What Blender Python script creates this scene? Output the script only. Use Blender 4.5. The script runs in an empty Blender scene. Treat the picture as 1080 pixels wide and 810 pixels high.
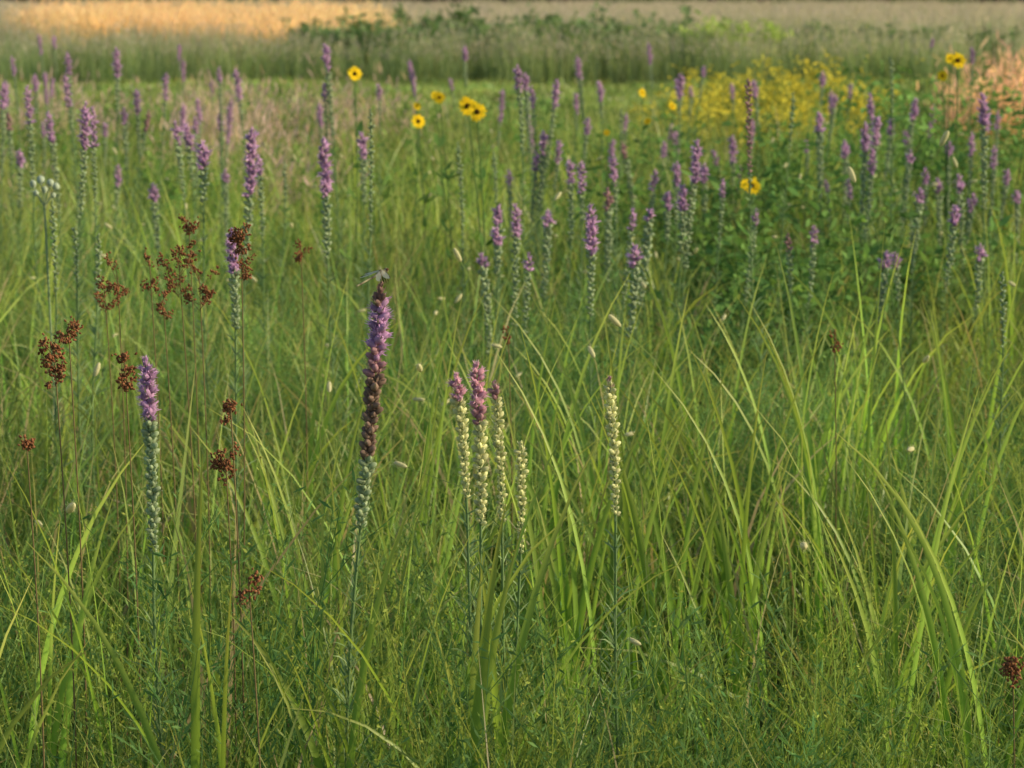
import bpy, math, numpy as np
from mathutils import Vector
R = np.random.default_rng(7)
scene = bpy.context.scene
PI = math.pi

# ------------------------------------------------------------------ camera
F = 2550.0; PITCH = math.atan(415/F); CH = 1.5
cam = bpy.data.cameras.new("camera"); co = bpy.data.objects.new("camera", cam)
scene.collection.objects.link(co); scene.camera = co
co.location = (0, 0, CH); co.rotation_euler = (PI/2-PITCH, 0, 0)
cam.sensor_width = 36; cam.lens = 36*F/1080; cam.clip_start = 0.1; cam.clip_end = 3000
cam.dof.use_dof = True; cam.dof.focus_distance = 3.5; cam.dof.aperture_fstop = 10

def at(x, y, d):
    a = (x-540)/F; b = (405-y)/F
    t = d/(math.cos(PITCH)+b*math.sin(PITCH))
    return (a*t, d, CH + t*(b*math.cos(PITCH)-math.sin(PITCH)))

# ------------------------------------------------------------------ materials
def plant_mat(name, trans=0.35, rough=0.55, patch=0.35, hue=0.03, spec=0.0, boost=1.25):
    m = bpy.data.materials.new(name); m.use_nodes = True
    nt = m.node_tree; N = nt.nodes; L = nt.links; N.clear()
    out = N.new("ShaderNodeOutputMaterial")
    at_ = N.new("ShaderNodeAttribute"); at_.attribute_name = "Col"
    hs = N.new("ShaderNodeHueSaturation")
    L.new(at_.outputs["Color"], hs.inputs["Color"])
    oi = N.new("ShaderNodeAttribute"); oi.attribute_name = "rnd"
    mh = N.new("ShaderNodeMapRange"); mh.inputs[1].default_value=-0.5; mh.inputs[2].default_value=0.5; mh.inputs[3].default_value = 0.5-hue; mh.inputs[4].default_value = 0.5+hue
    L.new(oi.outputs["Fac"], mh.inputs[0]); L.new(mh.outputs[0], hs.inputs["Hue"])
    geo = N.new("ShaderNodeNewGeometry")
    nz = N.new("ShaderNodeTexNoise"); nz.inputs["Scale"].default_value = 0.9 if patch>.1 else 60; nz.inputs["Detail"].default_value = 2
    L.new(geo.outputs["Position"], nz.inputs["Vector"])
    mv = N.new("ShaderNodeMapRange"); mv.inputs[1].default_value = 0.3; mv.inputs[2].default_value = 0.7
    mv.inputs[3].default_value = 1-patch; mv.inputs[4].default_value = 1+patch
    L.new(nz.outputs[0], mv.inputs[0]); L.new(mv.outputs[0], hs.inputs["Value"])
    if spec>0:
        p = N.new("ShaderNodeBsdfPrincipled"); p.inputs["Roughness"].default_value = rough
        p.inputs["Specular IOR Level"].default_value = spec
    else:
        p = N.new("ShaderNodeBsdfDiffuse")
    L.new(hs.outputs[0], p.inputs[0])
    tr = N.new("ShaderNodeBsdfTranslucent")
    mu = N.new("ShaderNodeMix"); mu.data_type = 'RGBA'; mu.blend_type = 'MULTIPLY'; mu.inputs[0].default_value = 1
    L.new(hs.outputs[0], mu.inputs[6]); mu.inputs[7].default_value = (boost*1.15, boost*1.1, boost*0.7, 1) if boost>1 else (1,1,1,1)
    L.new(mu.outputs[2], tr.inputs[0])
    mx = N.new("ShaderNodeMixShader"); mx.inputs[0].default_value = trans
    L.new(p.outputs[0], mx.inputs[1]); L.new(tr.outputs[0], mx.inputs[2])
    L.new(mx.outputs[0], out.inputs[0])
    return m
M_GRASS = plant_mat("grass_blade", 0.42, 0.42, 0.4, 0.022, 0.4)
M_LEAF = plant_mat("leaf", 0.35, 0.7, 0.3, 0.015)
M_FLOWER = plant_mat("flower", 0.35, 0.8, 0.06, 0.0, 0, 1.0)
M_SEED = plant_mat("seed", 0.12, 0.8, 0.1, 0.01, 0, 1.0)
M_TAN = plant_mat("dry_grass", 0.45, 0.8, 0.2, 0.012)

# ------------------------------------------------------------------ mesh builder
class B:
    def __init__(s): s.v=[]; s.f=[]; s.c=[]; s.n=0
    def add(s, v, f, c):
        v=np.asarray(v,float).reshape(-1,3); f=np.asarray(f,int).reshape(-1,4)
        c=np.asarray(c,float)
        if c.ndim==1: c=np.tile(c,(len(v),1))
        s.v.append(v); s.f.append(f+s.n); s.c.append(c.reshape(-1,3)); s.n+=len(v)
    def mesh(s, name, mat, smooth=True):
        v=np.concatenate(s.v); f=np.concatenate(s.f); c=np.concatenate(s.c)
        me=bpy.data.meshes.new(name)
        me.vertices.add(len(v)); me.vertices.foreach_set("co", v.astype(np.float32).ravel())
        me.loops.add(len(f)*4); me.loops.foreach_set("vertex_index", f.astype(np.int32).ravel())
        me.polygons.add(len(f)); me.polygons.foreach_set("loop_start", np.arange(len(f),dtype=np.int32)*4)
        me.update(calc_edges=True)
        a=me.color_attributes.new("Col",'FLOAT_COLOR','POINT')
        a.data.foreach_set("color", np.concatenate([c,np.ones((len(c),1))],1).astype(np.float32).ravel())
        me.polygons.foreach_set("use_smooth", np.full(len(f),smooth))
        me.materials.append(mat); me.update()
        return me
    def obj(s, name, mat, loc=(0,0,0), link=True, smooth=True):
        o=bpy.data.objects.new(name, s.mesh(name,mat,smooth)); o.location=loc
        if link: scene.collection.objects.link(o)
        return o

def ribbons(b, base, az, length, th0, th1, width, cols, segs=5, p=1.5, tipw=0.05, twist=None, tipcol=None, wpeak=0.35, fold=0.0):
    n=len(az); base=np.asarray(base,float)
    s=np.linspace(0,1,segs+1)
    th=th0[:,None]+th1[:,None]*(s[None,:]**p)
    thm=(th[:,1:]+th[:,:-1])/2; ds=length[:,None]/segs
    h=np.concatenate([np.zeros((n,1)),np.cumsum(np.sin(thm)*ds,1)],1)
    z=np.concatenate([np.zeros((n,1)),np.cumsum(np.cos(thm)*ds,1)],1)
    ca,sa=np.cos(az)[:,None],np.sin(az)[:,None]
    P=np.stack([base[:,0,None]+h*ca, base[:,1,None]+h*sa, base[:,2,None]+z],2)
    side=np.stack([-sa*np.ones_like(h),ca*np.ones_like(h),0*h],2)
    nrm=np.stack([-np.cos(th)*ca,-np.cos(th)*sa,np.sin(th)],2)
    if twist is None: twist=R.uniform(-1,1,n)
    tw=twist[:,None]*np.ones_like(h)+twist[:,None]*s[None,:]*1.2
    W=side*np.cos(tw)[...,None]+nrm*np.sin(tw)[...,None]
    wp=np.where(s<wpeak, 0.55+0.45*s/wpeak, tipw+(1-tipw)*(1-np.clip((s-wpeak)/(1-wpeak),0,1)**1.8))
    hw=(width[:,None]*wp[None,:]/2)[...,None]
    cols=np.asarray(cols,float)
    C=np.repeat(cols[:,None,:],segs+1,1)
    if tipcol is not None:
        k=(s**3)[None,:,None]*0.8
        C=C*(1-k)+np.asarray(tipcol,float)*k
    if fold>0:
        Nn=np.cross(W, np.stack([np.sin(th)*ca,np.sin(th)*sa,np.cos(th)],2))
        V=np.stack([P-W*hw,P+Nn*hw*fold,P+W*hw],2)
        idx=np.arange(n*(segs+1)*3).reshape(n,segs+1,3)
        q1=np.stack([idx[:,:-1,0],idx[:,:-1,1],idx[:,1:,1],idx[:,1:,0]],-1)
        q2=np.stack([idx[:,:-1,1],idx[:,:-1,2],idx[:,1:,2],idx[:,1:,1]],-1)
        CC=np.stack([C,C*1.15,C],2)
        b.add(V,np.concatenate([q1.reshape(-1,4),q2.reshape(-1,4)]),CC.reshape(-1,3))
    else:
        V=np.stack([P-W*hw,P+W*hw],2)
        idx=np.arange(n*(segs+1)*2).reshape(n,segs+1,2)
        q=np.stack([idx[:,:-1,0],idx[:,:-1,1],idx[:,1:,1],idx[:,1:,0]],-1)
        b.add(V,q,np.repeat(C[:,:,None,:],2,2).reshape(-1,3))
    return P

def tube(b, P, r, col, sides=5):
    P=np.asarray(P,float); m=len(P)
    r=np.ones(m)*r if np.isscalar(r) else np.asarray(r)
    T=np.gradient(P,axis=0); T/=np.linalg.norm(T,axis=1)[:,None]+1e-9
    ref=np.array([0.31,0.95,0.05]); U=np.cross(T,ref); U/=np.linalg.norm(U,axis=1)[:,None]+1e-9
    Wv=np.cross(T,U)
    a=np.arange(sides)/sides*2*PI
    V=P[:,None]+r[:,None,None]*(U[:,None]*np.cos(a)[None,:,None]+Wv[:,None]*np.sin(a)[None,:,None])
    idx=np.arange(m*sides).reshape(m,sides); nx=np.roll(idx,-1,1)
    q=np.stack([idx[:-1],nx[:-1],nx[1:],idx[1:]],-1)
    c=np.asarray(col,float)
    if c.ndim==2: c=np.repeat(c,sides,0)
    b.add(V,q,c)

def frames(D, roll=None):
    D=D/ (np.linalg.norm(D,axis=1)[:,None]+1e-9)
    ref=np.where(np.abs(D[:,2:3])>0.95,np.array([[1.,0,0]]),np.array([[0,0,1.]]))
    X=np.cross(ref,D); X/=np.linalg.norm(X,axis=1)[:,None]+1e-9
    Y=np.cross(D,X)
    if roll is not None:
        c,s_=np.cos(roll)[:,None],np.sin(roll)[:,None]
        X,Y=X*c+Y*s_,Y*c-X*s_
    return np.stack([X,Y,D],2)

def stamp(b, tv, tf, tc, M, O, S, colmul=None):
    n=len(O); S=np.asarray(S,float)
    if S.ndim==1: S=np.repeat(S[:,None],3,1)
    V=np.einsum('nij,nvj->nvi',M,tv[None]*S[:,None,:])+O[:,None]
    f=(tf[None]+np.arange(n)[:,None,None]*len(tv)).reshape(-1,4)
    C=np.repeat(tc[None],n,0)
    if colmul is not None: C=C*colmul[:,None,:]
    b.add(V,f,C.reshape(-1,3))

def ellipsoid(sides=6,rings=4,rx=0.5,top=1.0,taper=0.0):
    a=np.arange(sides)/sides*2*PI; vs=[]
    for k in range(rings+1):
        u=k/rings; r=rx*max(math.sin(PI*(0.04+0.92*u)),0)*(1-taper*u)
        z=top*(0.5-0.5*math.cos(PI*u))
        vs.append(np.stack([r*np.cos(a),r*np.sin(a),np.full(sides,z)],1))
    v=np.concatenate(vs); idx=np.arange(len(v)).reshape(rings+1,sides); nx=np.roll(idx,-1,1)
    return v,np.stack([idx[:-1],nx[:-1],nx[1:],idx[1:]],-1).reshape(-1,4)

def leaf_t(w=0.3,bend=0.15,segs=3):
    s=np.linspace(0,1,segs+1); ww=w/2*np.sin(PI*(0.06+0.9*s))**0.8
    v=np.stack([np.stack([-ww,bend*s*s,s],1),np.stack([ww,bend*s*s,s],1)],1).reshape(-1,3)
    idx=np.arange(len(v)).reshape(-1,2)
    return v,np.stack([idx[:-1,0],idx[:-1,1],idx[1:,1],idx[1:,0]],-1)

# ------------------------------------------------------------------ scatter by geometry nodes
def scatter(name, sources, pts, rot, scl, idx, realize=True):
    n=len(pts); me=bpy.data.meshes.new(name); me.vertices.add(n)
    me.vertices.foreach_set("co",np.asarray(pts,np.float32).ravel())
    a=me.attributes.new("rot",'FLOAT_VECTOR','POINT'); a.data.foreach_set("vector",np.asarray(rot,np.float32).ravel())
    a=me.attributes.new("scl",'FLOAT_VECTOR','POINT'); a.data.foreach_set("vector",np.asarray(scl,np.float32).ravel())
    a=me.attributes.new("idx",'INT','POINT'); a.data.foreach_set("value",np.asarray(idx,np.int32))
    a=me.attributes.new("rnd",'FLOAT','POINT'); a.data.foreach_set("value",R.uniform(-.5,.5,n).astype(np.float32))
    me.update(); o=bpy.data.objects.new(name,me); scene.collection.objects.link(o)
    col=bpy.data.collections.new(name+"_sources")
    for s in sources: col.objects.link(s)
    g=bpy.data.node_groups.new(name,'GeometryNodeTree')
    g.interface.new_socket("Geometry",in_out='INPUT',socket_type='NodeSocketGeometry')
    g.interface.new_socket("Geometry",in_out='OUTPUT',socket_type='NodeSocketGeometry')
    N=g.nodes;L=g.links
    gi=N.new("NodeGroupInput");go=N.new("NodeGroupOutput");ip=N.new("GeometryNodeInstanceOnPoints")
    ci=N.new("GeometryNodeCollectionInfo"); ci.inputs["Collection"].default_value=col
    ci.inputs["Separate Children"].default_value=True; ci.inputs["Reset Children"].default_value=True
    def na(nm,t):
        x=N.new("GeometryNodeInputNamedAttribute"); x.data_type=t; x.inputs["Name"].default_value=nm
        return next(q for q in x.outputs if q.enabled and q.name=="Attribute")
    er=N.new("FunctionNodeEulerToRotation")
    L.new(gi.outputs[0],ip.inputs["Points"]);L.new(ci.outputs[0],ip.inputs["Instance"])
    ip.inputs["Pick Instance"].default_value=True
    L.new(na("idx",'INT'),ip.inputs["Instance Index"])
    L.new(na("rot",'FLOAT_VECTOR'),er.inputs[0]);L.new(er.outputs[0],ip.inputs["Rotation"])
    L.new(na("scl",'FLOAT_VECTOR'),ip.inputs["Scale"])
    last=ip
    if realize:
        rz=N.new("GeometryNodeRealizeInstances"); L.new(ip.outputs[0],rz.inputs[0]); last=rz
    L.new(last.outputs[0],go.inputs[0])
    md=o.modifiers.new("instances",'NODES'); md.node_group=g
    return o

def ground_z(x,y):
    return 0.03*np.sin(x*0.6+1)*np.cos(y*0.4)*np.clip((y-0)/6,0,1)
def patchy(x,y):   # slow variation of the plant cover, -1..1
    return (np.sin(x*2.3+1.3*np.sin(y*1.1))+np.sin(y*1.7+x*0.9+2)+np.sin(x*4.9-y*2.1))/3

def field(dmin,dmax,dens,mx=0.25,mc=0.6,xr=None,patch=0):
    w=lambda d: mx*d+mc
    A=(w(dmin)+w(dmax))*(dmax-dmin); n=int(A*dens); d=np.zeros(0)
    while len(d)<n:
        e=R.uniform(dmin,dmax,n); e=e[R.uniform(0,1,n)<w(e)/w(dmax)]; d=np.concatenate([d,e])[:n]
    x=R.uniform(-1,1,len(d))*w(d)
    if xr is not None:
        px=540+x/d*F; k=(px>xr[0])&(px<xr[1]); x=x[k]; d=d[k]
    if patch:
        k=R.uniform(0,1,len(x))<np.clip(.5+patch*patchy(x,d),.08,1); x=x[k]; d=d[k]
    return x,d

def do_scatter(name,sources,x,d,smin,smax,hmul=None,tilt=0.12,realize=True):
    n=len(x); sc=R.uniform(smin,smax,n); S=np.stack([sc,sc,sc*R.uniform(0.85,1.15,n)],1)
    if hmul is not None: S[:,2]*=hmul
    rot=np.stack([R.uniform(-tilt,tilt,n),R.uniform(-tilt,tilt,n),R.uniform(0,2*PI,n)],1)
    return scatter(name,sources,np.stack([x,d,ground_z(x,d)],1),rot,S,R.integers(0,len(sources),n),realize)

def mixcol(a,b,n,j=0.12):
    t=R.uniform(0,1,(n,1)); c=np.array(a)*(1-t)+np.array(b)*t
    return c*R.uniform(1-j,1+j,(n,1))

# ------------------------------------------------------------------ grass sources
def grass_clump(name,n,rad,hmin,hmax,w,ca,cb,th1=(0.1,1.2),segs=5,tip=(0.40,0.40,0.12),mat=M_GRASS,th0=0.18,dead=0.08,deadcol=(0.45,0.36,0.2),p=1.5):
    b=B(); r=rad*np.sqrt(R.uniform(0,1,n)); a=R.uniform(0,2*PI,n)
    base=np.stack([r*np.cos(a),r*np.sin(a),np.zeros(n)],1)
    c=mixcol(ca,cb,n,.25); k=R.uniform(0,1,n)<dead; c[k]=np.array(deadcol)*R.uniform(0.4,1.1,(k.sum(),1))
    ribbons(b,base,R.uniform(0,2*PI,n),R.uniform(hmin,hmax,n),np.abs(R.normal(0,th0,n)),R.uniform(th1[0],th1[1],n),w*R.uniform(0.5,1.4,n),c,segs=segs,tipcol=tip,p=p)
    return b.obj(name,mat,link=False)
G1=(0.09,0.21,0.05); G2=(0.23,0.36,0.08)
fine=[grass_clump("grass_clump_%02d"%i,72,0.24,0.35,0.72,0.0031,G1,G2,(0.1,1.7),6,th0=.28) for i in range(6)]
fine+=[grass_clump("grass_clump_%02d"%(6+i),38,0.22,0.4,0.78,0.0068,(.12,.26,.045),(0.26,0.43,0.075),(0.1,1.2),6) for i in range(3)]

def ferny(name,n,rad,hmin,hmax,ca,cb,nl=60,ll=(0.012,0.028),lw=0.12,flower=None,nf=0):
    b=B(); r=rad*np.sqrt(R.uniform(0,1,n)); a=R.uniform(0,2*PI,n)
    base=np.stack([r*np.cos(a),r*np.sin(a),np.zeros(n)],1)
    L=R.uniform(hmin,hmax,n)
    P=ribbons(b,base,R.uniform(0,2*PI,n),L,np.abs(R.normal(0,0.15,n)),R.uniform(0,0.6,n),np.full(n,0.0025),mixcol(ca,cb,n),segs=8,tipw=0.4)
    nb=6; st=np.repeat(np.arange(n),nb); sp=R.integers(3,8,len(st))
    bb=P[st,sp]; bl=R.uniform(0.06,0.2,len(st))
    P2=ribbons(b,bb,R.uniform(0,2*PI,len(st)),bl,R.uniform(0.4,0.9,len(st)),R.uniform(-0.5,0.4,len(st)),np.full(len(st),0.0016),mixcol(ca,cb,len(st)),segs=4,tipw=0.4)
    pick=R.integers(0,len(st),n*nl); sg=R.uniform(0,3.99,n*nl); i0=sg.astype(int); fr=(sg-i0)[:,None]
    O=P2[pick,i0]*(1-fr)+P2[pick,i0+1]*fr
    pick=R.integers(0,n,n*nl//3); sg=R.uniform(3,7.99,n*nl//3); i0=sg.astype(int); fr=(sg-i0)[:,None]
    O=np.concatenate([O,P[pick,i0]*(1-fr)+P[pick,i0+1]*fr])
    D=R.normal(0,1,O.shape); D[:,2]=np.abs(D[:,2])*0.8+0.3
    tv=np.array([[0,0,0],[lw/2,0.03,.5],[0,.1,1],[-lw/2,0.03,.5]]); tf=np.array([[0,1,2,3]]); m=len(O)
    stamp(b,tv,tf,np.ones((len(tv),3)),frames(D,R.uniform(0,6.28,m)),O,R.uniform(*ll,m),mixcol(ca,cb,m,0.2))
    if flower is not None:
        k=R.integers(0,len(st),nf); O=P2[k,4]; v,f=ellipsoid(4,2,0.5,0.8)
        stamp(b,v,f,np.ones((len(v),3)),frames(R.normal(0,1,(nf,3))),O,R.uniform(0.002,0.004,nf),mixcol(flower,flower,nf,0.25))
    return b.obj(name,M_LEAF,link=False)
forb=[ferny("forb_%02d"%i,20,0.2,0.36,0.64,(0.10,0.21,0.07),(0.18,0.31,0.095),nl=42,ll=(.012,.027),lw=.17) for i in range(4)]
gold_f=[ferny("yellow_forb_%02d"%(4+i),16,0.16,0.4,0.70,(0.2,0.30,0.06),(0.38,0.45,0.1),nl=40,ll=(0.006,0.014),lw=0.35,flower=(0.5,0.48,0.12),nf=30) for i in range(2)]

def wide_tuft(n,rad,hmin,hmax,w,ca=(0.13,0.28,0.04),cb=(0.26,0.44,0.07),th1=(0.05,1.2)):
    b=B(); r=rad*np.sqrt(R.uniform(0,1,n)); a=R.uniform(0,2*PI,n)
    base=np.stack([r*np.cos(a),r*np.sin(a),np.zeros(n)],1)
    ribbons(b,base,R.uniform(0,2*PI,n),R.uniform(hmin,hmax,n),np.abs(R.normal(0,0.12,n)),R.uniform(*th1,n),w*R.uniform(0.6,1.3,n),mixcol(ca,cb,n,.2),segs=8,tipcol=(0.46,0.44,0.1),p=2.2,fold=0.35,twist=R.uniform(-1.2,1.2,n))
    return b
wide=[wide_tuft(8,0.06,0.45,0.88,0.010).obj("broad_blade_%02d"%i,M_GRASS,link=False) for i in range(5)]

x,d=field(2.65,9,15); do_scatter("meadow_grass",fine,x,d,0.8,1.08,np.clip(.95+(d-2.6)*.05,.8,1))
x,d=field(9,21.5,6.5); do_scatter("meadow_grass",[grass_clump("far_clump_%02d"%i,60,0.3,0.4,0.75,0.008,(.13,.26,.055),(.29,.43,.09),(0.1,1.0),4) for i in range(4)],x,d,0.8,1.1,np.clip(1.1-(d-12)*0.035,0.72,1.0))
x,d=field(2.7,10,15,patch=1.4); do_scatter("feathery_forbs",forb,x,d,0.75,1.1)
x,d=field(2.7,7,2.5,patch=1.5)
cl=[(700,3.15,.13),(740,3.3,.12),(60,3.6,.15),(940,3.3,.13),(430,3.5,.12),(610,3.2,.1),(160,3.9,.2),(1000,3.9,.2)]
xs_=[];ds_=[]
for px,dd,sg in cl:
    k=3; xs_.append((px-540)/F*dd+R.normal(0,sg,k)); ds_.append(dd+R.normal(0,sg,k))
x=np.concatenate([x]+xs_); d=np.concatenate([d]+ds_); do_scatter("yellow_forbs",gold_f,x,d,0.75,1.05)
x,d=field(2.8,13,4.2); do_scatter("broad_leaf_grass",wide,x,d,0.75,1.1)
x,d=field(10,21,3); do_scatter("feathery_forbs",[ferny("far_forb_%02d"%i,12,0.25,0.4,0.66,(0.11,0.23,0.06),(0.22,0.34,0.09),nl=24,ll=(0.03,0.06),lw=0.3) for i in range(3)],x,d,0.8,1.1)

def foxtail(name,k):
    b=B(); n=1
    base=np.zeros((n,3)); az=R.uniform(0,6.28,n)
    P=ribbons(b,base,az,R.uniform(0.78,1.0,n),np.full(n,0.06),R.uniform(0.5,1.9,n),np.full(n,0.0022),mixcol((0.2,0.3,0.08),(0.28,0.34,0.1),n),segs=10,tipw=0.6,p=4)
    for i in range(n):
        D=P[i,-1]-P[i,-2]; D/=np.linalg.norm(D); L=R.uniform(0.022,0.036)
        v,f=ellipsoid(7,5,0.17,1.0); c=np.array([0.66,0.64,0.36])
        stamp(b,v,f,np.ones((len(v),3)),frames(D[None]),P[i,-1:],np.array([L]),c[None])
        m=90; t=R.uniform(0,0.95,m); a=R.uniform(0,6.28,m); Fm=frames(D[None])[0]
        rr=0.14*np.sin(PI*(0.08+0.85*t))*L
        O=P[i,-1]+(Fm@np.stack([rr*np.cos(a),rr*np.sin(a),t*L])).T
        Dd=(Fm@np.stack([np.cos(a)*0.9,np.sin(a)*0.9,np.full(m,0.8)])).T
        tv,tf=leaf_t(0.09,0.0,1)
        stamp(b,tv,tf,np.ones((len(tv),3)),frames(Dd,R.uniform(0,6.28,m)),O,R.uniform(0.004,0.008,m),mixcol((0.86,0.82,0.5),(0.76,0.76,0.42),m))
    return b.obj(name,M_FLOWER,link=False)
fox=[foxtail("foxtail_%d"%i,i) for i in range(8)]
x,d=field(4.4,12,3.6); do_scatter("foxtail_grass",fox,x,d,0.8,1.0)
fx=[(842,505,3.4),(883,462,3.6),(617,482,3.5),(12,455,3.4),(835,660,3.2),(770,330,4.5),(910,215,5.5),(500,240,6),(460,330,4.6),(980,265,5),(700,430,4),(560,330,5)]
x=np.array([(a-540)/F*c for a,b_,c in fx]); d=np.array([c for a,b_,c in fx]); n=len(fx)
S=np.array([(1.5-(b_+10)/F*c)/.84 for a,b_,c in fx])
scatter("foxtail_grass",fox,np.stack([x,d,0*x],1),np.stack([0*x,0*x,R.uniform(0,6.28,n)],1),np.stack([S,S,S],1),R.integers(0,8,n))

# ------------------------------------------------------------------ blazing star
ZC={'purple':(0.70,0.43,0.66),'pink':(0.92,0.50,0.60),'spent':(0.32,0.2,0.17),'dark':(0.34,0.24,0.18),
    'green':(0.42,0.52,0.30),'cream':(0.80,0.81,0.42),'mauve':(0.5,0.29,0.31)}
def liatris(name, top, foot, spike_len, zones, width=0.034, detail=1, bow=0.02):
    top=np.array(top);foot=np.array(foot); b=B(); Lt=np.linalg.norm(top-foot)
    ns=24; s=np.linspace(0,1,ns)
    bw=np.array([R.normal(0,1),R.normal(0,1)*0.5,0])*bow
    ctr=lambda s: foot+(top-foot)*s[:,None]+bw*np.sin(PI*s)[:,None]+np.array([0.004,0,0])*np.sin(s*9)[:,None]
    P=ctr(s); tube(b,P,np.linspace(0.0032,0.0018,ns),(0.2,0.31,0.12),5)
    m=int(140*Lt) if detail else int(95*Lt)
    t=R.uniform(0.1,1-spike_len/Lt*0.97,m)
    O=ctr(t); a=R.uniform(0,6.28,m)
    ribbons(b,O,a,(0.12-0.095*t/(1-spike_len/Lt))*R.uniform(0.6,1.1,m),R.uniform(0.3,0.9,m),R.uniform(0,0.8,m),np.full(m,0.0028 if detail else .004),mixcol((0.18,0.3,0.11),(0.3,0.4,0.19),m),segs=3)
    n=int((320 if detail else 210)*spike_len)
    i=np.arange(n); t=(i+0.5)/n; t=t**0.95
    sl=1-(t*spike_len/Lt); O=ctr(sl); a=i*2.39996+R.normal(0,0.2,n)
    el=np.where(t<0.04,1.3,R.uniform(0.35,0.85,n))
    D=np.stack([np.cos(a)*np.cos(el),np.sin(a)*np.cos(el),np.sin(el)],1)
    kinds=np.array([next((k for e,k in zones if tt+R.normal(0,0.02)<=e),zones[-1][1]) for tt in t])
    prof=np.clip(0.45+t*9,0,1)*(1-0.35*np.clip((t-0.25)/0.75,0,1))*R.uniform(.8,1.2,n)
    hl=width*0.58
    for k in set(kinds):
        m=kinds==k; c=int(m.sum()); col=np.array(ZC[k])
        if k in('purple','pink'):
            v,f=ellipsoid(5,3,0.3,0.75)
            stamp(b,v,f,np.ones((len(v),3)),frames(D[m]),O[m],hl*prof[m],mixcol(col*0.5,col*0.9,c))
            nf=20 if detail else 8
            tv,tf=leaf_t(0.12 if detail else 0.24,0.2,2)
            g=np.linspace(0.85,1.2,len(tv))[:,None]*np.ones((1,3))
            DD=np.repeat(D[m],nf,0)+R.normal(0,0.55,(c*nf,3)); OO=np.repeat(O[m]+D[m]*(hl*0.4*prof[m])[:,None],nf,0)
            stamp(b,tv,tf,g,frames(DD,R.uniform(0,6.28,c*nf)),OO,np.repeat(hl*prof[m],nf)*(R.uniform(0.35,0.72,c*nf) if detail else R.uniform(.5,.85,c*nf)),mixcol(col*0.8,np.minimum(col*1.3,.95),c*nf,0.2))
        else:
            v,f=ellipsoid(6,4,0.30,0.9,0.15)
            q=hl*prof[m]*(0.95 if k!='spent' else 0.85)
            gr=np.linspace(0,1,len(v))[:,None]; tc=np.ones((len(v),3))*(0.75+0.45*gr)
            stamp(b,v,f,tc,frames(D[m]),O[m],q,mixcol(col*0.75,col*1.05,c))
            if detail:
                nb=6; tv,tf=leaf_t(0.3,0.12,2)
                ang=np.tile(np.arange(nb)/nb*2*PI,c)
                Mf=np.repeat(frames(D[m]),nb,0)
                off=np.stack([np.cos(ang)*0.25,np.sin(ang)*0.25,R.uniform(0.1,0.5,c*nb)],1)*np.repeat(q,nb)[:,None]
                OO=np.repeat(O[m],nb,0)+np.einsum('nij,nj->ni',Mf,off)
                dd=np.stack([np.cos(ang)*0.5,np.sin(ang)*0.5,np.ones(c*nb)],1)
                stamp(b,tv,tf,np.ones((len(tv),3)),frames(np.einsum('nij,nj->ni',Mf,dd)),OO,np.repeat(q,nb)*0.6,mixcol(col*0.7,np.minimum(col*1.3,.9),c*nb,0.15))
    tv,tf=leaf_t(0.14,0.25,2)
    D2=D.copy(); D2[:,2]*=0.6
    stamp(b,tv,tf,np.ones((len(tv),3)),frames(D2),O-np.array([0,0,0.003]),hl*prof*R.uniform(0.8,1.3,n),mixcol((0.24,0.33,0.14),(0.4,0.46,0.24),n) if 'dark' not in kinds else mixcol((0.27,0.24,0.13),(0.42,0.38,0.22),n))
    return b.obj(name,M_FLOWER)

def star(x,yt,d,lpx,xf,zones,width=0.034,detail=1,bow=0.015):
    top=at(x,yt,d); foot=(at(xf,yt,d)[0],d+R.uniform(-.05,.05),0.0)
    return liatris("blazing_star",top,foot,lpx*d/F,zones,width,detail,bow)
star(400,302,3.35,265,343,[(0.085,'spent'),(0.30,'purple'),(0.36,'mauve'),(0.72,'dark'),(1,'green')],0.037,bow=0.006)
star(152,380,3.5,212,172,[(0.30,'purple'),(1,'green')],0.032,bow=.006)
star(480,396,3.5,135,508,[(0.20,'pink'),(1,'cream')],0.027,bow=.008)
star(501,386,3.4,175,533,[(0.28,'pink'),(0.36,'mauve'),(1,'cream')],0.031,bow=.008)
star(520,403,3.55,155,540,[(0.12,'mauve'),(1,'cream')],0.024,bow=.008)
star(548,467,3.5,125,553,[(1,'cream')],0.023,bow=.008)
star(641,400,3.45,150,655,[(0.04,'mauve'),(1,'cream')],0.025,bow=.008)
star(243,243,4.7,105,252,[(0.45,'purple'),(1,'green')],0.032)

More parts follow.
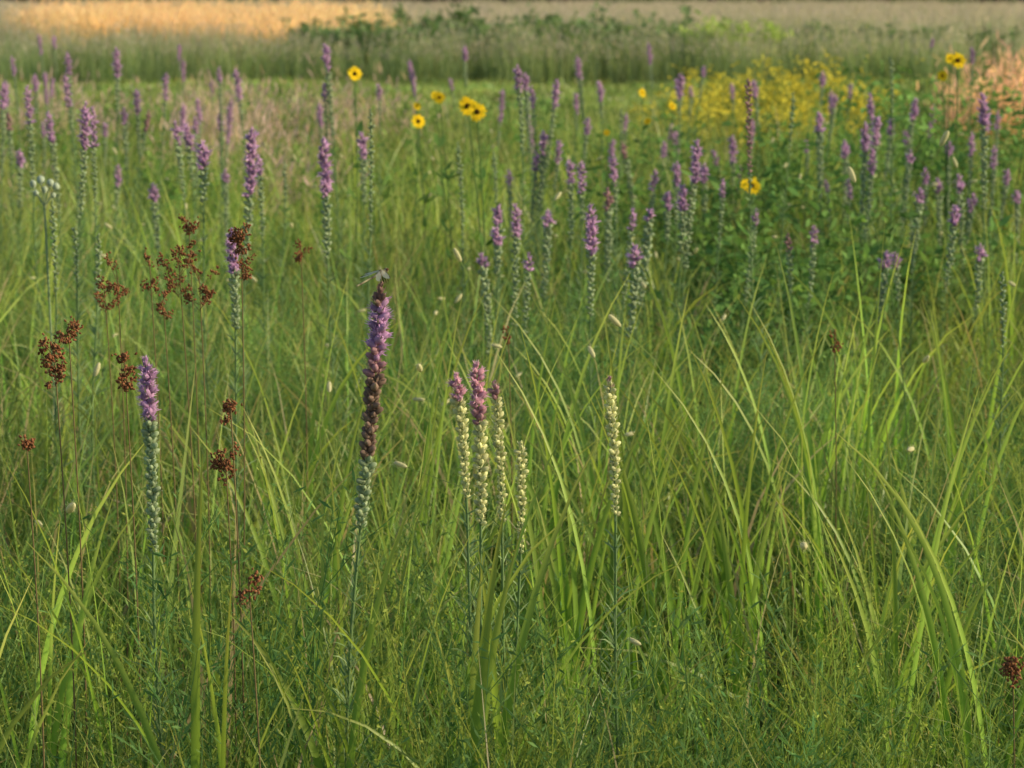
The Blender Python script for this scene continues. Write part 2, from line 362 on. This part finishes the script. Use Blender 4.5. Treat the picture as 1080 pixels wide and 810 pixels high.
mid=[(28,92,36,7.5),(3,88,30,9),(50,120,30,8),(68,80,32,8.5),(70,55,26,10),(90,110,55,6.4),(97,114,48,6.8),(122,52,32,10),(143,95,24,10),
(130,115,20,10),(157,118,20,11),(175,78,24,10),(184,130,30,7.5),(196,132,26,8),(213,152,28,6.2),(230,72,20,10),(231,120,20,10),(237,180,14,9),(265,138,66,6.2),
(272,165,24,7),(340,148,60,6.2),(341,88,22,9),(342,48,26,9),(381,142,26,8),(8,120,20,10),(12,60,20,12),(45,130,20,11),(36,80,18,12),(110,130,18,12),(205,125,18,11),
(399,90,18,11),(545,70,30,8),(553,78,20,10),(587,85,30,9),(560,92,24,9),(573,140,26,9),(536,180,18,9),(524,220,22,6.8),(543,217,36,6.5),(557,268,22,6.2),(523,243,20,6.6),(507,270,16,6.5),
(577,224,18,7),(600,170,30,7.5),(612,172,38,7),(622,218,50,5.8),(645,165,34,7.5),(655,150,22,10),(667,222,26,6.5),(685,223,16,6.8),(670,262,20,6),(690,180,26,8),(703,205,18,8),
(713,172,26,8),(735,150,42,7),(720,197,28,7),(762,190,22,7.5),(632,88,20,12),(620,125,22,10),(608,60,22,12),(797,222,18,7),(830,248,20,7),(858,240,24,7),
(863,120,24,9),(890,150,20,10),(917,100,28,9),(912,130,34,8),(925,125,30,8.5),(920,158,28,8),(940,125,22,10),(965,105,22,10),(960,160,16,9),(975,178,18,9),(988,190,18,9),
(1007,218,20,7),(1025,140,24,9),(1035,100,36,7.5),(1048,155,22,9),(1062,180,20,9),(1072,203,18,9),(934,268,18,7),(943,268,18,7.1),(1033,260,18,7),(1026,205,20,9),(1052,118,22,10),(955,140,18,11),
(870,190,18,9),(850,150,16,11),(1000,150,20,10),(980,130,18,12),(752,160,18,11),(660,120,18,12),(780,175,16,11),(700,150,18,11),
(590,150,24,9),(565,160,22,9),(640,200,22,8),(742,175,22,9),(895,190,20,9),(970,200,18,8),(1010,185,20,8.5),(20,160,20,9),(160,195,18,8)]
for (x,y,l,d) in mid:
    w=0.034*R.uniform(0.75,1.2); pl=l*R.uniform(.8,1.1); tot=pl+R.uniform(30,100)*6.5/d
    lean=R.normal(0,12)+ (25 if x in(342,545,1035,553,213) else 0)
    star(x,y,d,tot,x+lean,[(pl/tot,'purple' if R.uniform()<.95 else 'mauve'),(1,'green')],w,0,bow=0.02)
for (x,y,l,d) in [(390,115,130,6),(482,150,110,7),(54,212,100,5.5),(103,248,70,5.5),(78,240,60,5.5),(1056,288,80,5.2),(939,60,60,8),(836,98,60,7.5),(520,160,80,8),(655,115,50,9),(960,230,60,7),(300,170,50,8)]:
    star(x,y,d,l,x+R.normal(0,10),[(1,'green')],0.022,0)
star(788,84,6.3,110,842,[(0.9,'mauve'),(1,'green')],0.026,0)
for i in range(42):
    d=R.uniform(9.5,19); x=R.uniform(-0.22,0.22)*d; h=R.uniform(0.75,1.2)
    liatris("blazing_star",(x,d,h),(x+R.normal(0,0.06),d,0),R.uniform(.15,.35),[(R.uniform(.25,.7),'purple'),(1,'green')],0.036,0,bow=0.02)

# ------------------------------------------------------------------ rushes with rusty seed heads
def rush(x,y,d,hpx,wpx,dens=1.0):
    s=d/F; top=np.array(at(x,y,d)); foot=np.array((at(x+R.normal(0,7),y,d)[0],d,0.0)); b=B()
    n=20; t=np.linspace(0,1,n)[:,None]; P=foot+(top-foot)*t; P[:,0]+=0.01*np.sin(t[:,0]*PI)
    tube(b,P,np.linspace(0.0018,0.0009,n),(0.2,0.15,0.07),5)
    H=hpx*s; W=wpx*s; k=int(16*dens)+3
    v,f=ellipsoid(5,3,0.33,1.0)
    for j in range(k):
        u=R.uniform(0,1)**1.1; o=top-np.array([0,0,H*u]); a=R.uniform(0,6.28); L=W*0.5*R.uniform(0.3,1.1)
        e=o+np.array([math.cos(a)*L,math.sin(a)*L,L*R.uniform(0.2,1.4)])
        tube(b,np.linspace(o,e,4),0.0005,(0.2,0.12,0.06),4)
        m=int(R.uniform(8,20)); O=o+(e-o)*R.uniform(0.6,1.1,(m,1))+R.normal(0,0.0035,(m,3))
        stamp(b,v,f,np.ones((len(v),3)),frames(R.normal(0,1,(m,3))+[0,0,0.5]),O,R.uniform(0.004,0.0068,m),mixcol((0.18,0.07,0.035),(0.32,0.15,0.07),m,0.25))
    b.obj("rush_plant",M_SEED)
for a in [(57,370,3.4,42,30,1.0),(72,345,3.6,30,26,.4),(188,270,4.3,45,44,.9),(199,236,4.6,18,20,.3),(254,240,4.2,60,22,1.2),(210,290,4.3,44,36,.6),(131,378,3.7,40,26,.7),
          (243,425,3.5,22,20,.2),(238,484,3.5,30,28,.5),(124,292,4.4,34,44,.5),(317,256,5,20,16,.3),(1068,700,3.1,28,16,.5),(880,356,4.8,18,10,.1),(172,316,4.4,20,20,.2),
          (28,465,3.3,16,12,.1),(110,300,4.6,30,26,.3),(158,280,4.5,34,20,.3),(262,610,3.1,40,30,.15),(536,350,4.8,12,10,.05)]:
    rush(*a)

# ------------------------------------------------------------------ sunflowers
def sunflower(x,y,d,diam=0.065):
    diam*=.92
    top=np.array(at(x,y,d)); b=B(); foot=np.array((top[0]+R.normal(0,.04),d+0.05,0.0))
    t=np.linspace(0,1,12)[:,None]; P=foot+(top-foot)*t; P[:,0]+=0.02*np.sin(t[:,0]*PI)
    tube(b,P,np.linspace(0.004,0.002,12),(0.15,0.25,0.08),6)
    tv,tf=leaf_t(0.35,0.3,4); m=9; tt=R.integers(3,10,m); a=R.uniform(0,6.28,m)
    stamp(b,tv,tf,np.ones((len(tv),3)),frames(np.stack([np.cos(a),np.sin(a),R.uniform(0.1,0.7,m)],1)),P[tt],R.uniform(0.05,0.085,m),mixcol((0.1,0.22,0.05),(0.17,0.3,0.07),m))
    D=np.array((R.normal(0.25,.3),-1,R.uniform(0.1,0.6)),float); D/=np.linalg.norm(D); Fm=frames(D[None])[0]
    n=15; a=np.arange(n)/n*2*PI+R.normal(0,.06,n)
    dd=(Fm@np.stack([np.cos(a),np.sin(a),R.uniform(0.02,0.3,n)])).T
    X=np.repeat(D[None],n,0); Zc=dd/np.linalg.norm(dd,axis=1)[:,None]; Yc=X-Zc*np.sum(X*Zc,1)[:,None]; Yc/=np.linalg.norm(Yc,axis=1)[:,None]
    M=np.stack([np.cross(Yc,Zc),Yc,Zc],2); tv,tf=leaf_t(0.5,-0.12,4)
    stamp(b,tv,tf,np.ones((len(tv),3)),M,top+Zc*diam*0.1,np.full(n,diam*0.42)*R.uniform(.9,1.1,n),mixcol((0.9,0.62,0.02),(0.95,0.7,0.03),n))
    v,f=ellipsoid(12,5,0.5,0.45); stamp(b,v,f,np.ones((len(v),3)),Fm[None],(top-D*0.004)[None],np.array([diam*0.32]),np.array([[0.06,0.035,0.02]]))
    m=60; rr=np.sqrt(R.uniform(0,1,m))*diam*0.13; a=R.uniform(0,6.28,m)
    O=top+(Fm@np.stack([rr*np.cos(a),rr*np.sin(a),diam*(0.12-2.2*(rr/diam)**2)])).T
    v,f=ellipsoid(4,2,0.4,1.0); stamp(b,v,f,np.ones((len(v),3)),frames(np.repeat(D[None],m,0)),O,np.full(m,diam*0.05),mixcol((0.08,0.045,0.015),(0.3,0.2,0.03),m))
    b.obj("sunflower",M_FLOWER)
for a in [(374,78,8.5,.058),(441,128,8.5,.055),(463,103,9,.05),(493,112,7.5,.065),(503,118,7.4,.062),(440,112,9.5,.035),(793,196,7.5,.06),(787,195,7.7,.045),(1010,64,8,.06),(994,80,9,.045),(1002,62,9,.045),(677,98,12,.05),(683,128,10,.035),(709,112,12,.045),(640,140,10,.03),(459,101,9.5,.04)]:
    sunflower(*a)

def rsm(x,y,d):
    b=B(); o=np.array(at(x,y+28,d)); foot=np.array((o[0]+0.02,d,0.0))
    tube(b,np.linspace(foot,o,10),0.003,(0.26,0.36,0.18),6); v,f=ellipsoid(8,6,0.5,1.0)
    for dx,dy,r in [(-12,4,.014),(-4,0,.017),(6,3,.015),(12,7,.015),(0,10,.013),(-9,14,.012),(9,16,.012)]:
        c=np.array(at(x+dx,y+dy,d+R.uniform(-.03,.03))); tube(b,np.linspace(o,c,4),0.0013,(0.3,0.38,0.22),4)
        stamp(b,v,f,np.ones((len(v),3)),frames(np.array([[0,0,1.]])),c[None]-[[0,0,r/2]],np.array([r*1.1]),np.array([[0.42,0.5,0.36]]))
        m=70; D=R.normal(0,1,(m,3)); D/=np.linalg.norm(D,axis=1)[:,None]; tv,tf=leaf_t(0.4,0,1)
        stamp(b,tv,tf,np.ones((len(tv),3)),frames(D),c+D*r*0.45,np.full(m,r*0.35),mixcol((0.55,0.62,0.46),(0.65,0.7,0.55),m))
    b.obj("rattlesnake_master",M_SEED)
rsm(47,190,5.5)

# ------------------------------------------------------------------ dragonfly
M_WING=bpy.data.materials.new("wing"); M_WING.use_nodes=True
pw=M_WING.node_tree.nodes["Principled BSDF"]; pw.inputs["Base Color"].default_value=(.7,.68,.5,1); pw.inputs["Alpha"].default_value=0.45; pw.inputs["Roughness"].default_value=.3
def dragonfly():
    b=B(); hx=np.array(at(409,284,3.34)); tail=np.array(at(376,302,3.31)); ax=(hx-tail); L=np.linalg.norm(ax); ax/=L
    ts=np.array([0,.05,.12,.3,.5,.62,.66,.72,.78,.84,.88,.91,.93,.97,1.0]); rs=np.array([.0008,.0013,.0015,.0014,.0015,.0019,.0026,.0038,.0044,.004,.0028,.002,.0032,.0034,.0014])
    cs=np.where((np.arange(15)%2==0)[:,None],np.array([[.14,.12,.08]]),np.array([[.45,.42,.23]]))
    tube(b,tail+ax*(ts*L)[:,None],rs,cs,8)
    root=bpy.data.objects.new("dragonfly",None); scene.collection.objects.link(root)
    def ch_(o): o.parent=root
    ch_(b.obj("body",M_SEED))
    up=np.array([0,0,1.])-ax*ax[2]; up/=np.linalg.norm(up); side=np.cross(ax,up)
    e=B(); v,f=ellipsoid(8,6,0.5,1.0)
    for sg in(-1,1): stamp(e,v,f,np.ones((len(v),3)),frames(ax[None]),(tail+ax*L*0.95+side*sg*.0022-ax*.0015+up*.0008)[None],np.array([.0042]),np.array([[.14,.07,.04]]))
    ch_(e.obj("eyes",M_SEED))
    for k,(pos,sweep,len_) in enumerate([(.84,-.35,.034),(.76,-.75,.032)]):
        for sg in(-1,1):
            w=B(); o=tail+ax*L*pos+up*.0035; D=side*sg*1.0+ax*sweep-up*0.15; D/=np.linalg.norm(D)
            s=np.linspace(0,1,9); ww=np.array([.1,.45,.8,1,1.05,1.05,1,.8,.25])*.005
            ch=ax-D*np.dot(ax,D); ch/=np.linalg.norm(ch)
            c=o+D*(s*len_)[:,None]; V=np.stack([c-ch*ww[:,None],c+ch*ww[:,None]*.5],1); idx=np.arange(18).reshape(9,2)
            w.add(V,np.stack([idx[:-1,0],idx[:-1,1],idx[1:,1],idx[1:,0]],-1),np.array([.5,.5,.45]))
            ch_(w.obj("wing_%d"%(k*2+(sg>0)),M_WING))
            q=B(); tube(q,c+ch*ww[:,None]*.5,.0003,(.2,.15,.09),4)
            pp=o+D*len_*.85+ch*ww[7]*.45; tube(q,np.array([pp,pp+D*.003]),.0006,(.05,.03,.02),4)
            ch_(q.obj("wing_vein_%d"%(k*2+(sg>0)),M_SEED))
    l=B()
    for pos in(.74,.80,.87):
        for sg in(-1,1):
            o=tail+ax*L*pos-up*.003; k=o+side*sg*.005-up*.002; g=k+side*-sg*.002-up*.010
            tube(l,np.array([o,k,g]),.0005,(.04,.03,.025),4)
    ch_(l.obj("legs",M_SEED))
dragonfly()

# ------------------------------------------------------------------ individually placed broad blades
def blades(x,d,specs,cols=((0.13,0.29,0.035),(0.27,0.47,0.065))):
    X=at(x,500,d)[0]; n=len(specs); b=B()
    base=np.zeros((n,3)); base[:,0]=R.uniform(-.04,.04,n); base[:,1]=R.uniform(-.05,.05,n)
    az=np.array([ (0 if s[0]>=0 else PI)+R.normal(0,.4) for s in specs])
    face=np.array([PI/2*(1 if s[2]>.012 else .6)*R.choice([-1,1]) for s in specs])/2.0
    ribbons(b,base,az,np.array([s[1] for s in specs]),np.array([abs(s[0])*0.0012 for s in specs]),np.array([s[3] for s in specs]),np.array([s[2]*.9 for s in specs]),mixcol(*cols,n,.2),segs=12,tipcol=(0.48,0.46,0.1),p=2.4,fold=0.3,twist=face*R.uniform(.7,1.1,n),wpeak=.45)
    b.obj("cordgrass_clump",M_GRASS,(X,d,0))
blades(505,3.2,[(12,.84,.021,.2),(45,.92,.015,.5),(-10,.76,.019,.15),(-50,.82,.012,1.1),(30,.8,.018,.25),(90,.85,.011,1.2),(-20,.64,.016,.3),(5,.74,.020,.1),(-40,.7,.009,1.5)])
blades(212,3.15,[(2,.9,.019,.08),(-70,.84,.013,.7),(-30,.72,.015,.4),(10,.74,.016,.12),(-110,.8,.011,1.1),(40,.64,.011,.6)])
blades(125,3.35,[(-30,.88,.009,.5),(15,.84,.009,.3),(-60,.8,.009,.8),(-45,.98,.008,.4)])
for x,d in [(625,4.2),(690,4.4),(735,4.5),(600,4.3),(790,4.6),(870,4.7),(330,4.2),(560,5.0),(1000,4.6),(940,3.6),(1060,3.5),(20,3.6),(370,3.3),(660,4.8),(845,5.2),(1010,5.4),(430,4.8),(640,5.5),(900,5.6),(760,5.8),(310,5.2),(610,4.0),(700,4.1),(800,4.1),(930,4.2)]:
    k=R.integers(5,9)
    blades(x,d,[(R.uniform(-75,75),R.uniform(.6,.95),R.uniform(.008,.015),R.uniform(.1,1.0)) for _ in range(k)])

# ------------------------------------------------------------------ leafy shrubs
def shrub(name,X,d,w,h,leaf,ca,cb,nst=26,nl=40,mat=M_LEAF,lw=0.45):
    b=B(); a=R.uniform(0,6.28,nst); r=w*0.25*np.sqrt(R.uniform(0,1,nst))
    base=np.stack([r*np.cos(a),r*np.sin(a),0*r],1)
    P=ribbons(b,base,a+R.normal(0,.5,nst),h*R.uniform(.65,1.12,nst),R.uniform(0,.25,nst)*w/h,R.uniform(.1,.9,nst)*w/h,np.full(nst,0.006*max(h,1)),mixcol((.08,.1,.04),(.1,.13,.05),nst),segs=8,tipw=.4)
    nb=5; st=np.repeat(np.arange(nst),nb); sp=R.integers(2,8,len(st))
    P2=ribbons(b,P[st,sp],R.uniform(0,6.28,len(st)),h*R.uniform(.12,.3,len(st)),R.uniform(.4,1,len(st)),R.uniform(-.4,.4,len(st)),np.full(len(st),.004*max(h,1)),mixcol((.08,.11,.04),(.1,.14,.05),len(st)),segs=4,tipw=.4)
    m=nst*nl; pk=R.integers(0,len(st),m); O=P2[pk,R.integers(0,5,m)]+R.normal(0,leaf*.25,(m,3))
    D=R.normal(0,1,(m,3)); D[:,2]=D[:,2]*.5+.15; tv,tf=leaf_t(lw,.2,2)
    stamp(b,tv,tf,np.ones((len(tv),3)),frames(D,R.uniform(0,6.28,m)),O,leaf*R.uniform(.6,1.2,m),mixcol(ca,cb,m,.2))
    return b.obj(name,mat,(X,d,0))
DG=((.10,.21,.06),(.19,.33,.09))
for px,d,w,h in [(820,9,.9,.85),(870,8,.8,.78),(750,11,1.0,.88),(920,11,1.1,.95),(1000,12,1.1,1.0),(1050,11,1.1,1.05),(870,14,1.2,.95),(640,14,1.0,.8),(970,15,1.4,1.05),(700,10,.7,.75),(790,7.5,.6,.62),(980,8.5,.7,.75)]:
    shrub("leafy_shrub",(px-540)/F*d,d,w,h,.05,*DG,nst=24,nl=48)
for px,d,w,h in [(430,42,4,1.0),(500,44,5,1.1),(570,42,5,1.05),(640,43,5,1.0),(700,44,4,.95),(600,48,6,1.2),(530,49,5,1.2),(740,45,4,.9),(840,44,3.5,.8),(930,45,4,.85),(1010,44,4,.85),(360,45,4,1.0),(400,43,4,.95),(460,47,4,1.1),(800,46,4,.85),(890,48,4,.9),(670,50,5,1.15)]:
    shrub("distant_shrub",(px-540)/F*d,d,w*.7,h,.13,(.12,.21,.08),(.2,.3,.12),nst=50,nl=60)
shrub("distant_shrub",(778-540)/F*42,42,1.6,1.0,.13,(.3,.42,.1),(.4,.5,.13),nst=40,nl=50)
for px,d,h in [(740,18,.8),(770,19,.85),(800,20,.9),(835,20,.9),(870,20,.88),(715,19,.75),(895,21,.8),(785,17,.75),(850,18,.78),(820,17,.75),(760,20,.85)]:
    shrub("goldenrod_plant",(px-540)/F*d,d,.9,h,.055,(.55,.54,.08),(.9,.75,.08),nst=26,nl=52,mat=M_FLOWER,lw=.3)

# ------------------------------------------------------------------ hazy dry grass and the far grassland
def tall_clump(name,n,rad,h,w,ca,cb,plume,pl=0.35,nplume=30,tip=None):
    b=B(); r=rad*np.sqrt(R.uniform(0,1,n)); a=R.uniform(0,6.28,n); base=np.stack([r*np.cos(a),r*np.sin(a),0*r],1)
    P=ribbons(b,base,R.uniform(0,6.28,n),h*R.uniform(.6,1.05,n),np.abs(R.normal(0,.12,n)),R.uniform(0,.7,n),w*R.uniform(.6,1.2,n),mixcol(ca,cb,n),segs=5,tipcol=plume if tip is None else tip)
    k=R.integers(0,n,n*nplume//10); fr=R.uniform(1-pl,1,len(k))*5; i0=np.minimum(fr.astype(int),4); f_=(fr-i0)[:,None]
    O=P[k,i0]*(1-f_)+P[k,i0+1]*f_; D=R.normal(0,.5,O.shape); D[:,2]=1; tv,tf=leaf_t(.16,.1,2)
    stamp(b,tv,tf,np.ones((len(tv),3)),frames(D,R.uniform(0,6.28,len(O))),O,h*.09*R.uniform(.6,1.3,len(O)),mixcol(np.array(plume)*.8,np.array(plume)*1.2,len(O)))
    return b.obj(name,M_TAN,link=False)
haze=[tall_clump("hazy_%d"%i,40,.25,.9,.003,(.24,.28,.11),(.38,.33,.2),(.6,.44,.38),.5,22) for i in range(3)]
x,d=field(11,21,4,xr=(-100,430)); k=R.uniform(0,1,len(x))<np.clip((d-10)/9,0,1)*np.where(540+x/d*F<200,.35,.9); do_scatter("reddish_dry_grass",haze,x[k],d[k],.75,1.0)
sun_orange=[tall_clump("sun_orange_%d"%i,45,.25,.95,.004,(.4,.34,.15),(.6,.42,.24),(.92,.6,.42),.5,30) for i in range(3)]  # pinkish-tan grass, orange glow of low sunlight painted into its colours
x,d=field(16.5,21.5,7,xr=(1015,1200)); do_scatter("sun_tinted_grass",sun_orange,x,d,.95,1.2)
back=[tall_clump("back_%d"%i,60,.7,1.1,.018,(.19,.29,.11),(.29,.36,.17),(.52,.46,.38),.3,16,(.36,.38,.22)) for i in range(4)]
x,d=field(38.5,60,1.6,mx=.27,mc=2); do_scatter("tall_prairie_grass",back,x,d,.62,.92)
pale=[tall_clump("pale_%d"%i,60,.8,1.1,.022,(.28,.36,.18),(.38,.4,.24),(.6,.5,.44),.4,20) for i in range(4)]
x,d=field(58,150,.45,mx=.3,mc=3); do_scatter("tall_prairie_grass",pale,x,d,.95,1.3,np.where(R.uniform(0,1,len(x))<.5,.66,.76))
sun_gold=[tall_clump("sun_gold_%d"%i,60,.7,1.2,.02,(.45,.4,.18),(.66,.52,.28),(.95,.7,.42),.5,40) for i in range(3)]  # tan grass; the sunlit patch is painted in as warm, bright blade colour
x,d=field(46,66,2.4,mx=.3,mc=2,xr=(40,400)); do_scatter("sun_tinted_grass",sun_gold,x,d,.8,1.05)
turf=[grass_clump("turf_%d"%i,100,.55,.05,.12,.02,(.18,.32,.08),(.28,.42,.11),(.2,1),2,dead=.03) for i in range(3)]
x,d=field(21,39,3.0,mx=.25,mc=1.); do_scatter("mown_grass",turf,x,d,.8,1.2)

# ------------------------------------------------------------------ distant trees
def tree(name,h,crown):
    b=B(); t=np.linspace(0,1,8)[:,None]; P=np.array([[0,0,0]])+np.array([[.3,.2,h*.75]])*t
    tube(b,P,np.linspace(.35,.08,8),(.07,.055,.04),8); lobes=[]
    for j in range(16):
        o=P[R.integers(2,8)]; a=R.uniform(0,6.28); L=crown*R.uniform(.4,1); e=o+np.array([math.cos(a)*L,math.sin(a)*L,L*R.uniform(.1,.9)])
        tube(b,np.linspace(o,e,5),np.linspace(.1,.03,5),(.07,.055,.04),5); lobes.append(e)
    lobes=np.array(lobes+[P[-1]+[0,0,h*.12]]); m=4500; k=R.integers(0,len(lobes),m)
    D=R.normal(0,1,(m,3)); D/=np.linalg.norm(D,axis=1)[:,None]; O=lobes[k]+D*crown*.42*R.uniform(.5,1.05,(m,1))*[1,1,.75]
    tv,tf=leaf_t(.7,.1,2); stamp(b,tv,tf,np.ones((len(tv),3)),frames(R.normal(0,1,(m,3))),O,R.uniform(.3,.6,m),mixcol((.04,.09,.03),(.08,.15,.04),m,.2))
    return b.obj(name,M_LEAF,link=False)
trees=[tree("tree_%d"%i,R.uniform(9,13),R.uniform(3.5,4.5)) for i in range(3)]
n=110; x=R.uniform(-110,110,n); d=R.uniform(158,195,n); S=R.uniform(.8,1.3,n)
scatter("distant_trees",trees,np.stack([x,d,x*0-1.5],1),np.stack([x*0,x*0,R.uniform(0,6.28,n)],1),np.stack([S,S,S],1),R.integers(0,3,n),False)

# ------------------------------------------------------------------ ground
xs=np.concatenate([np.linspace(-1500,-60,8),np.linspace(-50,50,101),np.linspace(60,1500,8)]); ys=np.concatenate([[-300,-60],np.linspace(-10,60,71),np.linspace(70,300,12),[600,1500]])
X,Y=np.meshgrid(xs,ys); Z=ground_z(X,Y)*(np.abs(X)<55)*(Y<60); b=B(); idx=np.arange(X.size).reshape(X.shape)
b.add(np.stack([X,Y,Z],-1),np.stack([idx[:-1,:-1],idx[:-1,1:],idx[1:,1:],idx[1:,:-1]],-1),(0.05,0.07,0.02))
mg=bpy.data.materials.new("ground"); mg.use_nodes=True; N=mg.node_tree.nodes; L=mg.node_tree.links; p=N["Principled BSDF"]; p.inputs["Roughness"].default_value=1; p.inputs["Specular IOR Level"].default_value=0
g=N.new("ShaderNodeNewGeometry"); nz=N.new("ShaderNodeTexNoise"); nz.inputs["Scale"].default_value=3; nz.inputs["Detail"].default_value=8; cr=N.new("ShaderNodeValToRGB")
cr.color_ramp.elements[0].position=.35; cr.color_ramp.elements[0].color=(.05,.07,.02,1); cr.color_ramp.elements[1].position=.7; cr.color_ramp.elements[1].color=(.10,.15,.04,1)
L.new(g.outputs["Position"],nz.inputs["Vector"]); L.new(nz.outputs[0],cr.inputs[0]); L.new(cr.outputs[0],p.inputs["Base Color"])
b.obj("ground",mg)

# ------------------------------------------------------------------ light
EL=math.radians(25); AZ=math.radians(96)   # azimuth measured from +Y towards +X
w=bpy.data.worlds.new("World"); scene.world=w; w.use_nodes=True; nt=w.node_tree
sk=nt.nodes.new("ShaderNodeTexSky"); sk.sky_type='NISHITA'; sk.sun_disc=False; sk.sun_elevation=EL; sk.sun_rotation=AZ
bg=nt.nodes["Background"]; bg.inputs[1].default_value=0.15; nt.links.new(sk.outputs[0],bg.inputs[0])
sun=bpy.data.lights.new("sun",'SUN'); sun.energy=5.0; sun.angle=math.radians(0.6); sun.color=(1,.82,.56)
so=bpy.data.objects.new("sun",sun); scene.collection.objects.link(so)
dv=Vector((math.sin(AZ)*math.cos(EL),math.cos(AZ)*math.cos(EL),math.sin(EL))); so.rotation_euler=dv.to_track_quat('Z','Y').to_euler()
scene.view_settings.view_transform='Standard'; scene.view_settings.look='None'; scene.view_settings.exposure=0
